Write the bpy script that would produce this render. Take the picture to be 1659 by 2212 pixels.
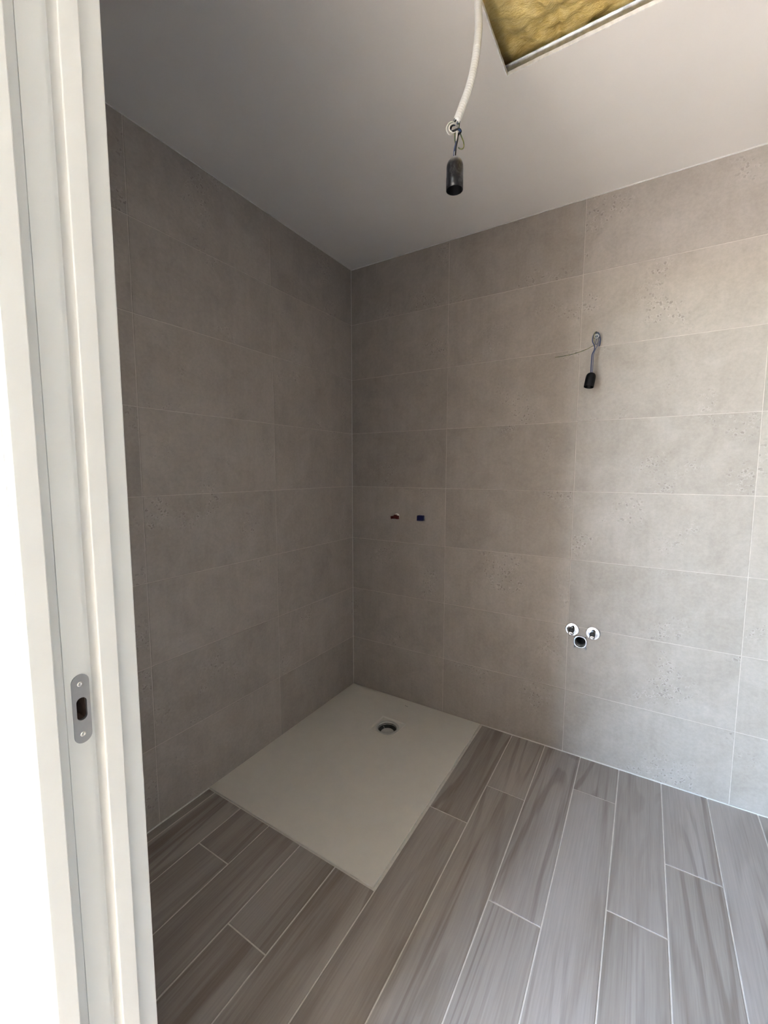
import bpy, bmesh, math, random
from mathutils import Vector, Matrix, noise

scene = bpy.context.scene
for _o in list(bpy.data.objects):
    bpy.data.objects.remove(_o)
COL = scene.collection
random.seed(7)

# ------------------------------------------------------------------ camera
CAM = Vector((1.4501, -2.0004, 1.2857))
RX, RY, RZ = math.radians(84.503), math.radians(-0.0694), math.radians(31.6707)
F_PX, IMG_W, IMG_H = 914.17, 1659.0, 2212.0
cam_data = bpy.data.cameras.new('camera')
cam_data.sensor_fit = 'VERTICAL'
cam_data.sensor_height = 24.0
cam_data.lens = F_PX / IMG_H * 24.0
cam_data.clip_start = 0.01
cam = bpy.data.objects.new('camera', cam_data)
cam.location = CAM
cam.rotation_euler = (RX, RY, RZ)
COL.objects.link(cam)
scene.camera = cam
CROT = (Matrix.Rotation(RZ, 3, 'Z') @ Matrix.Rotation(RY, 3, 'Y') @ Matrix.Rotation(RX, 3, 'X'))

# ------------------------------------------------------------------ world: open sky outside the window of the next room
world = bpy.data.worlds.new('sky')
scene.world = world
world.use_nodes = True
wn = world.node_tree
wn.nodes.clear()
w_out = wn.nodes.new('ShaderNodeOutputWorld')
w_bg = wn.nodes.new('ShaderNodeBackground')
w_sky = wn.nodes.new('ShaderNodeTexSky')
w_sky.sky_type = 'NISHITA'
w_sky.sun_disc = False
w_sky.sun_elevation = math.radians(45)
w_sky.sun_rotation = math.radians(201)     # same side as the sun lamp
w_sky.air_density = 1.0
w_sky.dust_density = 1.0
w_tint = wn.nodes.new('ShaderNodeMixRGB')      # the whole sky a little bluer, as the camera's white balance shows it
w_tint.blend_type = 'MULTIPLY'
w_tint.inputs[0].default_value = 1.0
w_tint.inputs[2].default_value = (0.85, 1.04, 1.24, 1)
wn.links.new(w_sky.outputs[0], w_tint.inputs[1])
wn.links.new(w_tint.outputs[0], w_bg.inputs[0])
w_bg.inputs[1].default_value = 1.0
wn.links.new(w_bg.outputs[0], w_out.inputs[0])

# ------------------------------------------------------------------ sun, falling on the floor of the next room
sun_d = bpy.data.lights.new('sun_back_offscreen', 'SUN')
sun_d.energy = 40.0
sun_d.color = (1.0, 0.96, 0.90)
sun_d.angle = math.radians(0.6)
sun = bpy.data.objects.new('sun_back_offscreen', sun_d)
sun.location = (-3.0, -12.0, 9.0)
sun.rotation_euler = Vector((0.36, 0.93, -1.0)).to_track_quat('-Z', 'Y').to_euler()
COL.objects.link(sun)

# ------------------------------------------------------------------ exposure
vs = scene.view_settings
vs.view_transform = 'Standard'
vs.look = 'None'
vs.exposure = 2.58
vs.gamma = 1.0
vs.use_curve_mapping = False
scene.cycles.diffuse_bounces = 3
scene.cycles.glossy_bounces = 2
scene.cycles.transmission_bounces = 1
scene.cycles.caustics_reflective = False

# ------------------------------------------------------------------ measured layout (metres)
CEIL = 2.395
RIGHT = 2.62                  # far side wall of the bathroom
Y_IN, Y_OUT = -1.711, -1.8226  # two faces of the wall with the doorway
DOOR_L, DOOR_R, DOOR_H = 0.875, 1.675, 2.10
TRAY_X, TRAY_Y = 0.797, -1.004
BED_L, BED_R, BED_Y, BED_H = -2.3, 3.5, -4.3, 2.70
WINS = [(-1.15, 0.60, 0.05, 2.50)]  # x0, x1, z0, z1 in the wall of the next room
HATCH = (1.058, 1.66, -1.31, -0.7075)

ADDED_CURTAIN = (1.30, 2.40, 1.40, 2.30)   # unseen drape added for warm fill light, on the wall of the next room

# daylight portals in the openings of those windows
for WIN in WINS:
    ld = bpy.data.lights.new('window_back_offscreen', 'AREA')
    ld.shape = 'RECTANGLE'
    ld.size = WIN[1] - WIN[0]
    ld.size_y = WIN[3] - WIN[2]
    ld.cycles.is_portal = True
    lo = bpy.data.objects.new('window_back_offscreen', ld)
    lo.location = ((WIN[0] + WIN[1]) / 2, BED_Y - 0.02, (WIN[2] + WIN[3]) / 2)
    lo.rotation_euler = (math.radians(90), 0, 0)
    COL.objects.link(lo)

# ------------------------------------------------------------------ helpers
def ray(px, py):
    return CROT @ Vector(((px - IMG_W / 2) / F_PX, -(py - IMG_H / 2) / F_PX, -1.0))

def at_depth(px, py, d):
    return CAM + ray(px, py) * d

def at_wall(px, py, y=0.0):
    r = ray(px, py)
    return CAM + r * ((y - CAM.y) / r.y)

def on_vertical(px, py, x, y):
    """height at which the vertical line through (x, y) meets the pixel row of (px, py)"""
    r = ray(px, py)
    return CAM.z + r.z * math.hypot(x - CAM.x, y - CAM.y) / math.hypot(r.x, r.y)

def link(name, me, mat, parent=None):
    o = bpy.data.objects.new(name, me)
    COL.objects.link(o)
    if mat is not None and len(me.materials) == 0:
        me.materials.append(mat)
    if parent is not None:
        o.parent = parent
    return o

def mesh_of(name, bm, smooth=False):
    bmesh.ops.recalc_face_normals(bm, faces=bm.faces)
    me = bpy.data.meshes.new(name)
    bm.to_mesh(me)
    bm.free()
    if smooth:
        for p in me.polygons:
            p.use_smooth = True
    return me

def obj(name, bm, mat, parent=None, smooth=False):
    return link(name, mesh_of(name, bm, smooth), mat, parent)

def empty(name, loc=(0, 0, 0)):
    o = bpy.data.objects.new(name, None)
    o.location = loc
    o.empty_display_size = 0.05
    COL.objects.link(o)
    return o

def tag(o, label, cat, group=None):
    o['label'] = label
    o['category'] = cat
    if group:
        o['group'] = group
    return o

def struct(o, label=None, cat=None):
    o['kind'] = 'structure'
    if label:
        o['label'] = label
    if cat:
        o['category'] = cat
    return o

def add_box(bm, x0, x1, y0, y1, z0, z1):
    v = [bm.verts.new((x, y, z)) for z in (z0, z1) for (x, y) in ((x0, y0), (x1, y0), (x1, y1), (x0, y1))]
    for f in ((0, 3, 2, 1), (4, 5, 6, 7), (0, 1, 5, 4), (1, 2, 6, 5), (2, 3, 7, 6), (3, 0, 4, 7)):
        bm.faces.new([v[i] for i in f])

def cut(rects, hole):
    """rectangles (a0, a1, b0, b1) minus one rectangle"""
    h0, h1, k0, k1 = hole
    out = []
    for (a0, a1, b0, b1) in rects:
        if h1 <= a0 or h0 >= a1 or k1 <= b0 or k0 >= b1:
            out.append((a0, a1, b0, b1))
            continue
        if h0 > a0:
            out.append((a0, h0, b0, b1))
        if h1 < a1:
            out.append((h1, a1, b0, b1))
        m0, m1 = max(a0, h0), min(a1, h1)
        if k0 > b0:
            out.append((m0, m1, b0, k0))
        if k1 < b1:
            out.append((m0, m1, k1, b1))
    return out

def bridge(bm, r0, r1):
    n = len(r0)
    for i in range(n):
        bm.faces.new((r0[i], r0[(i + 1) % n], r1[(i + 1) % n], r1[i]))

def add_lathe(bm, profile, n=32, mat=None, cap0=False, cap1=False):
    """profile (r, h) turned about local z, then moved by mat"""
    mat = mat or Matrix.Identity(4)
    rings = []
    for r, h in profile:
        rings.append([bm.verts.new(mat @ Vector((r * math.cos(2 * math.pi * i / n), r * math.sin(2 * math.pi * i / n), h))) for i in range(n)])
    for a, b in zip(rings, rings[1:]):
        bridge(bm, a, b)
    if cap0:
        bm.faces.new(rings[0])
    if cap1:
        bm.faces.new(rings[-1])
    return rings

def spline(pts, per=10):
    pts = [Vector(p) for p in pts]
    q = [pts[0] * 2 - pts[1]] + pts + [pts[-1] * 2 - pts[-2]]
    out = []
    for i in range(1, len(q) - 2):
        a, b, c, d = q[i - 1], q[i], q[i + 1], q[i + 2]
        for k in range(per):
            t = k / per
            out.append(0.5 * ((2 * b) + (c - a) * t + (2 * a - 5 * b + 4 * c - d) * t * t + (3 * b - a - 3 * c + d) * t ** 3))
    out.append(pts[-1])
    return out

def add_tube(bm, path, rad, n=10, caps=True):
    rfun = rad if callable(rad) else (lambda s: rad)
    prev = None
    s = 0.0
    rings = []
    for i, p in enumerate(path):
        t = (path[min(i + 1, len(path) - 1)] - path[max(i - 1, 0)]).normalized()
        if prev is None:
            ref = Vector((0, 0, 1)) if abs(t.z) < 0.9 else Vector((1, 0, 0))
            nrm = t.cross(ref).normalized()
        else:
            nrm = (prev - t * prev.dot(t)).normalized()
        prev = nrm
        b = t.cross(nrm)
        if i:
            s += (p - path[i - 1]).length
        r = rfun(s)
        rings.append([bm.verts.new(p + (nrm * math.cos(2 * math.pi * k / n) + b * math.sin(2 * math.pi * k / n)) * r) for k in range(n)])
    for a, b in zip(rings, rings[1:]):
        bridge(bm, a, b)
    if caps:
        bm.faces.new(rings[0])
        bm.faces.new(rings[-1])

def add_prism(bm, poly, z0, z1):
    lo_ = [bm.verts.new((x, y, z0)) for x, y in poly]
    hi_ = [bm.verts.new((x, y, z1)) for x, y in poly]
    bridge(bm, lo_, hi_)
    bm.faces.new(lo_)
    bm.faces.new(hi_)

def bevel(o, w=0.0015, seg=2):
    m = o.modifiers.new('bevel', 'BEVEL')
    m.width = w
    m.segments = seg
    m.limit_method = 'ANGLE'
    m.angle_limit = math.radians(40)
    return o

# ------------------------------------------------------------------ materials
class Mat:
    def __init__(self, name, rough=0.5, metal=0.0, color=(0.8, 0.8, 0.8), spec=0.5):
        self.m = bpy.data.materials.new(name)
        self.m.use_nodes = True
        self.nt = self.m.node_tree
        self.b = self.nt.nodes['Principled BSDF']
        self.b.inputs['Base Color'].default_value = (*color, 1)
        self.b.inputs['Roughness'].default_value = rough
        self.b.inputs['Metallic'].default_value = metal
        self.b.inputs['Specular IOR Level'].default_value = spec

    def n(self, kind, **kw):
        nd = self.nt.nodes.new(kind)
        for k, v in kw.items():
            if k.startswith('i_'):
                nd.inputs[k[2:].replace('_', ' ')].default_value = v
            else:
                setattr(nd, k, v)
        return nd

    def l(self, a, b):
        self.nt.links.new(a, b)

    def coords(self, jitter=True, scale=(1, 1, 1)):
        tc = self.n('ShaderNodeTexCoord')
        mp = self.n('ShaderNodeMapping')
        mp.inputs['Scale'].default_value = scale
        if jitter:
            oi = self.n('ShaderNodeObjectInfo')
            mul = self.n('ShaderNodeVectorMath', operation='SCALE')
            mul.inputs[0].default_value = (37.0, 61.0, 83.0)
            self.l(oi.outputs['Random'], mul.inputs['Scale'])
            ad = self.n('ShaderNodeVectorMath', operation='ADD')
            self.l(tc.outputs['Object'], ad.inputs[0])
            self.l(mul.outputs[0], ad.inputs[1])
            self.l(ad.outputs[0], mp.inputs['Vector'])
            self.rand = oi.outputs['Random']
        else:
            self.l(tc.outputs['Object'], mp.inputs['Vector'])
        return mp.outputs[0]

    def noise(self, vec, scale, detail=4, rough=0.55, dist=0.0):
        nd = self.n('ShaderNodeTexNoise')
        nd.inputs['Scale'].default_value = scale
        nd.inputs['Detail'].default_value = detail
        nd.inputs['Roughness'].default_value = rough
        nd.inputs['Distortion'].default_value = dist
        self.l(vec, nd.inputs['Vector'])
        return nd.outputs['Fac']

    def ramp(self, fac, stops):
        r = self.n('ShaderNodeValToRGB')
        el = r.color_ramp.elements
        while len(el) < len(stops):
            el.new(0.5)
        for e, (p, c) in zip(el, stops):
            e.position = p
            e.color = (*c, 1) if len(c) == 3 else c
        self.l(fac, r.inputs[0])
        return r.outputs[0]

    def mix(self, fac, a, b, mode='MIX'):
        m = self.n('ShaderNodeMixRGB', blend_type=mode)
        for s, v in ((m.inputs[0], fac), (m.inputs[1], a), (m.inputs[2], b)):
            if isinstance(v, (int, float)):
                s.default_value = v
            elif isinstance(v, tuple):
                s.default_value = (*v, 1)
            else:
                self.l(v, s)
        return m.outputs[0]

    def math(self, op, a, b=None):
        m = self.n('ShaderNodeMath', operation=op)
        for s, v in ((m.inputs[0], a), (m.inputs[1], b)):
            if v is None:
                continue
            if isinstance(v, (int, float)):
                s.default_value = v
            else:
                self.l(v, s)
        return m.outputs[0]

    def bump(self, h, strength=0.2, dist=0.002):
        b = self.n('ShaderNodeBump')
        b.inputs['Strength'].default_value = strength
        b.inputs['Distance'].default_value = dist
        self.l(h, b.inputs['Height'])
        self.l(b.outputs[0], self.b.inputs['Normal'])

    def color(self, c):
        self.l(c, self.b.inputs['Base Color'])

g = lambda v: (v, v, v)

def make_tile():
    M = Mat('concrete_look_tile', rough=0.5, spec=0.4)
    v = M.coords()
    cloud = M.noise(v, 6.5, 4, 0.66, 0.6)
    fine = M.noise(v, 90.0, 2, 0.65)
    base = M.ramp(cloud, [(0.32, (0.365, 0.318, 0.272)), (0.52, (0.432, 0.382, 0.333)), (0.70, (0.495, 0.445, 0.398))])
    base = M.mix(0.35, base, M.ramp(fine, [(0.3, (0.36, 0.317, 0.278)), (0.7, (0.50, 0.448, 0.395))]))
    # faint streaks, brushed along the height and the length of the tile
    v2 = M.coords(scale=(14, 14, 1.2))
    st = M.noise(v2, 3.0, 1, 0.6)
    base = M.mix(0.07, base, M.ramp(st, [(0.35, g(0.33)), (0.65, g(0.54))]))
    # clusters of little pits and chips
    clus = M.ramp(M.noise(v, 5.0, 1, 0.5, 0.3), [(0.57, g(0)), (0.68, g(1))])
    vo = M.n('ShaderNodeTexVoronoi', feature='F1')
    vo.inputs['Scale'].default_value = 78.0
    vo.inputs['Randomness'].default_value = 1.0
    wob = M.n('ShaderNodeVectorMath', operation='ADD')
    nz = M.n('ShaderNodeTexNoise')
    nz.inputs['Scale'].default_value = 120.0
    M.l(v, nz.inputs['Vector'])
    sc = M.n('ShaderNodeVectorMath', operation='SCALE')
    sc.inputs['Scale'].default_value = 0.012
    M.l(nz.outputs['Color'], sc.inputs[0])
    M.l(v, wob.inputs[0])
    M.l(sc.outputs[0], wob.inputs[1])
    M.l(wob.outputs[0], vo.inputs['Vector'])
    sparse = M.ramp(M.noise(v, 55.0, 1, 0.5), [(0.46, g(0)), (0.54, g(1))])
    dots = M.ramp(vo.outputs['Distance'], [(0.26, g(1)), (0.40, g(0))])
    pit = M.math('MULTIPLY', M.math('MULTIPLY', dots, sparse), clus)
    rim = M.math('MULTIPLY', M.math('MULTIPLY', M.ramp(vo.outputs['Distance'], [(0.34, g(0)), (0.44, g(1)), (0.60, g(0))]), sparse), clus)
    base = M.mix(M.math('MULTIPLY', rim, 0.5), base, (0.60, 0.555, 0.52))
    base = M.mix(M.math('MULTIPLY', pit, 0.55), base, (0.24, 0.205, 0.18))
    # the tiles differ a little from one another
    tone = M.ramp(M.rand, [(0.0, g(0.93)), (1.0, g(1.05))])
    base = M.mix(1.0, base, tone, 'MULTIPLY')
    M.color(base)
    M.bump(M.math('SUBTRACT', M.math('MULTIPLY', fine, 0.25), pit), 0.25, 0.0015)
    return M.m

def make_plank():
    M = Mat('wood_look_plank', rough=0.46, spec=0.4)
    v = M.coords(scale=(1, 1, 1))
    vs_ = M.coords(scale=(9.0, 0.55, 1))
    big = M.noise(vs_, 1.1, 4, 0.55, 0.6)
    base = M.ramp(big, [(0.30, (0.31, 0.268, 0.235)), (0.46, (0.415, 0.372, 0.333)), (0.60, (0.475, 0.434, 0.396)), (0.78, (0.54, 0.50, 0.464))])
    # cathedral grain: contour lines of a long stretched noise field
    fld = M.noise(M.coords(scale=(5.2, 0.42, 1)), 1.0, 1, 0.4, 0.25)
    ph = M.math('ADD', M.math('MULTIPLY', fld, 95.0), M.math('MULTIPLY', M.noise(M.coords(scale=(40.0, 3.0, 1)), 1.0, 2), 2.2))
    cont = M.math('ADD', M.math('MULTIPLY', M.math('SINE', ph), 0.5), 0.5)
    where = M.ramp(M.noise(M.coords(scale=(4.5, 0.7, 1)), 1.3, 2), [(0.42, g(0)), (0.60, g(1))])
    lines = M.math('MULTIPLY', M.ramp(cont, [(0.66, g(0)), (0.90, g(1))]), where)
    base = M.mix(M.math('MULTIPLY', lines, 0.58), base, (0.19, 0.145, 0.115))
    # a few brown heartwood streaks
    stk = M.ramp(M.noise(M.coords(scale=(17.0, 0.75, 1)), 1.0, 3, 0.6, 0.5), [(0.32, g(1)), (0.42, g(0))])
    base = M.mix(M.math('MULTIPLY', stk, 0.72), base, (0.205, 0.155, 0.122))
    # fine fibres
    fib = M.noise(M.coords(scale=(210.0, 6.0, 1)), 1.0, 3, 0.65)
    base = M.mix(0.32, base, M.ramp(fib, [(0.3, (0.20, 0.17, 0.15)), (0.7, (0.43, 0.39, 0.36))]))
    # small knots
    kn = M.n('ShaderNodeTexVoronoi', feature='F1')
    kn.inputs['Scale'].default_value = 3.4
    M.l(M.coords(scale=(1.4, 0.7, 1)), kn.inputs['Vector'])
    kmask = M.ramp(kn.outputs['Distance'], [(0.03, g(1)), (0.085, g(0))])
    base = M.mix(M.math('MULTIPLY', kmask, 0.45), base, (0.13, 0.10, 0.08))
    tone = M.ramp(M.rand, [(0.0, (0.90, 0.89, 0.88)), (1.0, (1.07, 1.07, 1.08))])
    base = M.mix(1.0, base, tone, 'MULTIPLY')
    M.color(base)
    M.bump(M.math('ADD', M.math('MULTIPLY', fib, 0.4), M.math('MULTIPLY', lines, -0.5)), 0.12, 0.001)
    return M.m

def make_plain(name, c, rough=0.6, amp=0.03, scale=30.0, bump=0.0, spec=0.4, metal=0.0, bscale=None):
    M = Mat(name, rough=rough, spec=spec, metal=metal)
    v = M.coords(jitter=False)
    nz = M.noise(v, scale, 2, 0.6)
    lo_c = tuple(max(0, x * (1 - amp)) for x in c)
    hi_c = tuple(min(1, x * (1 + amp)) for x in c)
    M.color(M.ramp(nz, [(0.3, lo_c), (0.7, hi_c)]))
    if bump:
        M.bump(M.noise(v, bscale or scale * 3, 2, 0.65), bump, 0.002)
    return M.m

TILE = make_tile()
PLANK = make_plank()
GROUT = make_plain('pale_grout', (0.60, 0.55, 0.50), 0.85, 0.10, 40.0)
FLOOR_GROUT = make_plain('floor_grout', (0.74, 0.70, 0.65), 0.85, 0.08, 40.0)
SEALANT = make_plain('white_sealant', (0.74, 0.72, 0.69), 0.5, 0.06, 60.0)
PLASTER = make_plain('ceiling_paint', (0.86, 0.825, 0.79), 0.8, 0.02, 3.0)
WALLPAINT = make_plain('white_wall_paint', (0.80, 0.78, 0.74), 0.8, 0.02, 3.0)
LACQUER = make_plain('white_door_lacquer', (0.77, 0.765, 0.73), 0.38, 0.012, 12.0)
TRAYMAT = make_plain('mineral_shower_tray', (0.80, 0.76, 0.69), 0.55, 0.02, 14.0, 0.12, bscale=70.0)
GYPSUM = make_plain('gypsum_edge', (0.88, 0.87, 0.85), 0.9, 0.10, 70.0, 0.3)
CHROME = make_plain('chrome', (0.74, 0.74, 0.76), 0.09, 0.01, 20.0, metal=1.0)
GALV = make_plain('galvanised_steel', (0.50, 0.51, 0.53), 0.42, 0.20, 60.0, metal=0.9)
SATIN = make_plain('satin_steel', (0.38, 0.38, 0.385), 0.45, 0.04, 80.0, metal=0.75)
SCREWMAT = make_plain('bright_screw', (0.72, 0.72, 0.72), 0.25, 0.05, 80.0, metal=1.0)
RAWWOOD = make_plain('raw_wood_recess', (0.115, 0.075, 0.058), 0.9, 0.35, 90.0)
DARKPLASTIC = make_plain('dark_grey_plastic', (0.035, 0.035, 0.035), 0.5, 0.1, 40.0)
GREYPLASTIC = make_plain('grey_plastic', (0.30, 0.295, 0.28), 0.35, 0.06, 40.0)
LIGHTPLASTIC = make_plain('pale_grey_plastic', (0.55, 0.54, 0.51), 0.3, 0.05, 40.0)
RINGMAT = make_plain('drain_ring_steel', (0.62, 0.61, 0.58), 0.4, 0.06, 40.0, metal=0.3)
REDPLUG = make_plain('red_plastic', (0.105, 0.006, 0.006), 0.35, 0.1, 60.0)
BLUEPLUG = make_plain('navy_plastic', (0.004, 0.006, 0.055), 0.35, 0.1, 60.0)
WHITEPVC = make_plain('white_pvc', (0.90, 0.90, 0.885), 0.45, 0.03, 60.0)
W_WHITE = make_plain('white_wire', (0.78, 0.77, 0.73), 0.4, 0.03, 60.0)
W_BLUE = make_plain('blue_wire', (0.035, 0.06, 0.16), 0.4, 0.08, 60.0)
W_BLACK = make_plain('black_wire', (0.010, 0.010, 0.012), 0.35, 0.08, 60.0)
W_GREY = make_plain('grey_blue_wire', (0.12, 0.14, 0.22), 0.4, 0.08, 60.0)

def make_earth():
    M = Mat('yellow_green_wire', rough=0.4)
    v = M.coords(jitter=False)
    M.color(M.ramp(M.noise(v, 60.0, 1, 0.4), [(0.46, (0.15, 0.15, 0.04)), (0.54, (0.05, 0.085, 0.035))]))
    return M.m
W_EARTH = make_earth()

def make_bakelite():
    M = Mat('dusty_black_bakelite', rough=0.32, spec=0.35)
    v = M.coords(jitter=False, scale=(1, 1, 0.45))
    dust = M.ramp(M.noise(v, 75.0, 5, 0.7), [(0.50, g(0)), (0.80, g(0.45))])
    geo = M.n('ShaderNodeNewGeometry')
    sep = M.n('ShaderNodeSeparateXYZ')
    M.l(geo.outputs['Normal'], sep.inputs[0])
    # plaster dust settled on the shoulders
    upw = M.ramp(sep.outputs['Z'], [(0.12, g(0)), (0.62, g(1))])
    dust = M.math('MAXIMUM', dust, M.math('MULTIPLY', upw, M.ramp(M.noise(v, 42.0, 3), [(0.34, g(0)), (0.52, g(1))])))
    M.color(M.mix(M.math('MULTIPLY', dust, 0.75), (0.006, 0.006, 0.008), (0.42, 0.42, 0.43)))
    return M.m
BAKELITE = make_bakelite()
BAKELITE_CLEAN = make_plain('black_bakelite', (0.004, 0.004, 0.005), 0.5, 0.15, 60.0, spec=0.15)
# tiny cement splashes are dust, not paint: kept in the bakelite above

def make_wool():
    M = Mat('yellow_mineral_wool', rough=0.95, spec=0.1)
    v = M.coords(jitter=False)
    a = M.noise(v, 9.0, 6, 0.65, 0.8)
    f = M.noise(M.coords(jitter=False, scale=(1.0, 2.4, 1)), 60.0, 5, 0.7)
    base = M.ramp(a, [(0.30, (0.62, 0.42, 0.11)), (0.48, (0.88, 0.66, 0.22)), (0.66, (0.95, 0.78, 0.36))])
    base = M.mix(0.35, base, M.ramp(f, [(0.35, (0.60, 0.40, 0.12)), (0.65, (0.97, 0.83, 0.46))]))
    M.color(base)
    M.bump(f, 0.7, 0.006)
    return M.m
WOOL = make_wool()

# ================================================================== the setting
FLOOR_TOP_GROUT = -0.0014
# ---- floor: screed with grout, planks as parts
bm = bmesh.new()
add_box(bm, TRAY_X, RIGHT, Y_OUT, 0.0, -0.10, FLOOR_TOP_GROUT)
add_box(bm, -0.0, TRAY_X, Y_OUT, TRAY_Y, -0.10, FLOOR_TOP_GROUT)
add_box(bm, -0.0, RIGHT, Y_OUT, 0.0, -0.20, -0.10)
floor = struct(obj('floor', bm, FLOOR_GROUT), 'grey brown wood-look tile planks laid towards the long tiled wall', 'floor')

def panel_mesh(name, w, h, ch=0.0007, th=0.004, front=0.0):
    """a thin slab in the local XZ plane facing -Y with a small chamfer round its face"""
    bm_ = bmesh.new()
    def ring(dx, y):
        a, b = w / 2 - dx, h / 2 - dx
        return [bm_.verts.new(p) for p in ((-a, y, -b), (a, y, -b), (a, y, b), (-a, y, b))]
    r0, r1, r2 = ring(ch, front), ring(0, front + ch * 0.8), ring(0, front + th)
    bm_.faces.new(r0)
    bridge(bm_, r0, r1)
    bridge(bm_, r1, r2)
    return mesh_of(name, bm_)

def plank_mesh(w, l, ch=0.0007, th=0.004):
    bm_ = bmesh.new()
    def ring(dx, z):
        a, b = w / 2 - dx, l / 2 - dx
        return [bm_.verts.new(p) for p in ((-a, -b, z), (a, -b, z), (a, b, z), (-a, b, z))]
    r0, r1, r2 = ring(ch, 0), ring(0, -ch * 0.8), ring(0, -th)
    bm_.faces.new(r0)
    bridge(bm_, r0, r1)
    bridge(bm_, r1, r2)
    return mesh_of('plank', bm_)

JOINT = 0.0040
PITCH, X_FIRST, PLANK_L = 0.15272, 0.0410, 0.90
BUTT = {0: -1.52, 1: -1.185, 2: -1.62, 3: -1.305, 4: -1.54, 5: -0.615, 6: -0.394, 7: -0.848, 8: -0.226,
        9: -0.695, 10: -0.427, 11: -0.90, 12: -0.56, 13: -0.25, 14: -0.75, 15: -0.45, 16: -0.65}
plank_cache = {}
col = -1
while True:
    x0 = X_FIRST + col * PITCH if col >= 0 else 0.0
    x1 = X_FIRST + (col + 1) * PITCH
    if x0 >= RIGHT - 0.01:
        break
    x1 = min(x1, RIGHT)
    xa, xb = max(x0 + JOINT / 2, 0.003), min(x1 - JOINT / 2, RIGHT - 0.003)
    y_far = TRAY_Y - 0.004 if x1 < TRAY_X + 0.02 else -0.003
    b0 = BUTT.get(col, -1.45)
    cuts = sorted([b0 + k * (PLANK_L + JOINT) for k in range(-3, 4)])
    for c0, c1 in zip(cuts, cuts[1:]):
        ya, yb = max(c0 + JOINT / 2, Y_OUT), min(c1 - JOINT / 2, y_far)
        if yb - ya < 0.012:
            continue
        key = (round(xb - xa, 4), round(yb - ya, 4))
        if key not in plank_cache:
            plank_cache[key] = plank_mesh(*key)
        o = link('plank', plank_cache[key], PLANK, floor)
        o.location = ((xa + xb) / 2, (ya + yb) / 2, random.uniform(-0.0002, 0.0002))
    col += 1

# ---- tiled walls
ROWS = [0.0] + [0.2986 + 0.3 * k for k in range(8)]
ROWS[-1] = CEIL
TJ = 0.0028
SUB = 0.0012       # grout lies this far behind the tile faces
tile_cache = {}

def to_world(u, v, side):
    if side == 'back':
        return (u, 0.0, v), 0.0
    if side == 'left':
        return (0.0, u, v), math.pi / 2
    if side == 'right':
        return (RIGHT, u, v), -math.pi / 2
    return (u, Y_IN, v), math.pi

def tile_wall(wall, side, ucuts, holes=()):
    for u0, u1 in zip(ucuts, ucuts[1:]):
        for v0, v1 in zip(ROWS, ROWS[1:]):
            e = TJ / 2
            a0 = u0 + (0.0015 if u0 == ucuts[0] else e)
            a1 = u1 - (0.0015 if u1 == ucuts[-1] else e)
            b0 = v0 + (0.0025 if v0 == 0 else e)
            b1 = v1 - (0.002 if v1 == CEIL else e)
            rects = [(a0, a1, b0, b1)]
            for h in holes:
                rects = cut(rects, h)
            if not rects:
                continue
            cu, cv = (a0 + a1) / 2, (b0 + b1) / 2
            loc, rot = to_world(cu, cv, side)
            if len(rects) == 1 and rects[0] == (a0, a1, b0, b1):
                key = (round(a1 - a0, 4), round(b1 - b0, 4))
                if key not in tile_cache:
                    tile_cache[key] = panel_mesh('tile', *key)
                me = tile_cache[key]
            else:
                bm_ = bmesh.new()
                sg = -1 if side in ('front', 'right') else 1
                for r in rects:
                    q = sorted(((r[0] - cu) * sg, (r[1] - cu) * sg))
                    add_box(bm_, q[0], q[1], 0.0, 0.004, r[2] - cv, r[3] - cv)
                me = mesh_of('tile', bm_)
            o = link('tile', me, TILE, wall)
            o.location = loc
            o.rotation_euler = (0, 0, rot)

# back wall, with openings for the waste pipe and the lamp wires
WASTE = (1.2405, 0.5365)
WIREHOLE = (1.2475, 1.843)
back_holes = [(WASTE[0] - 0.024, WASTE[0] + 0.024, WASTE[1] - 0.024, WASTE[1] + 0.024),
              (WIREHOLE[0] - 0.0105, WIREHOLE[0] + 0.0105, WIREHOLE[1] - 0.0105, WIREHOLE[1] + 0.0105)]
rects = [(-0.12, RIGHT + 0.12, -0.2, 2.75)]
for h in back_holes:
    rects = cut(rects, h)
bm = bmesh.new()
for r in rects:
    add_box(bm, r[0], r[1], SUB, 0.12, r[2], r[3])
wall_back = struct(obj('wall_back', bm, GROUT), 'long wall of stacked beige grey concrete-look tiles', 'wall')
tile_wall(wall_back, 'back', [0.0, 0.5857, 1.1862, 1.7887, 2.389, RIGHT], back_holes)

bm = bmesh.new()
add_box(bm, -0.12, -SUB, Y_OUT, 0.0, -0.2, 2.75)
wall_left = struct(obj('wall_left', bm, GROUT), 'shaded side wall of beige grey tiles beside the shower tray', 'wall')
tile_wall(wall_left, 'left', [Y_IN, -1.2099, -0.6009, 0.0])

bm = bmesh.new()
add_box(bm, RIGHT + SUB, RIGHT + 0.12, Y_OUT, 0.0, -0.2, 2.75)
wall_right = struct(obj('wall_right', bm, GROUT), 'side wall of beige grey tiles facing the shower corner', 'wall')
tile_wall(wall_right, 'right', [Y_IN, -1.2099, -0.6009, 0.0])

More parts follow.
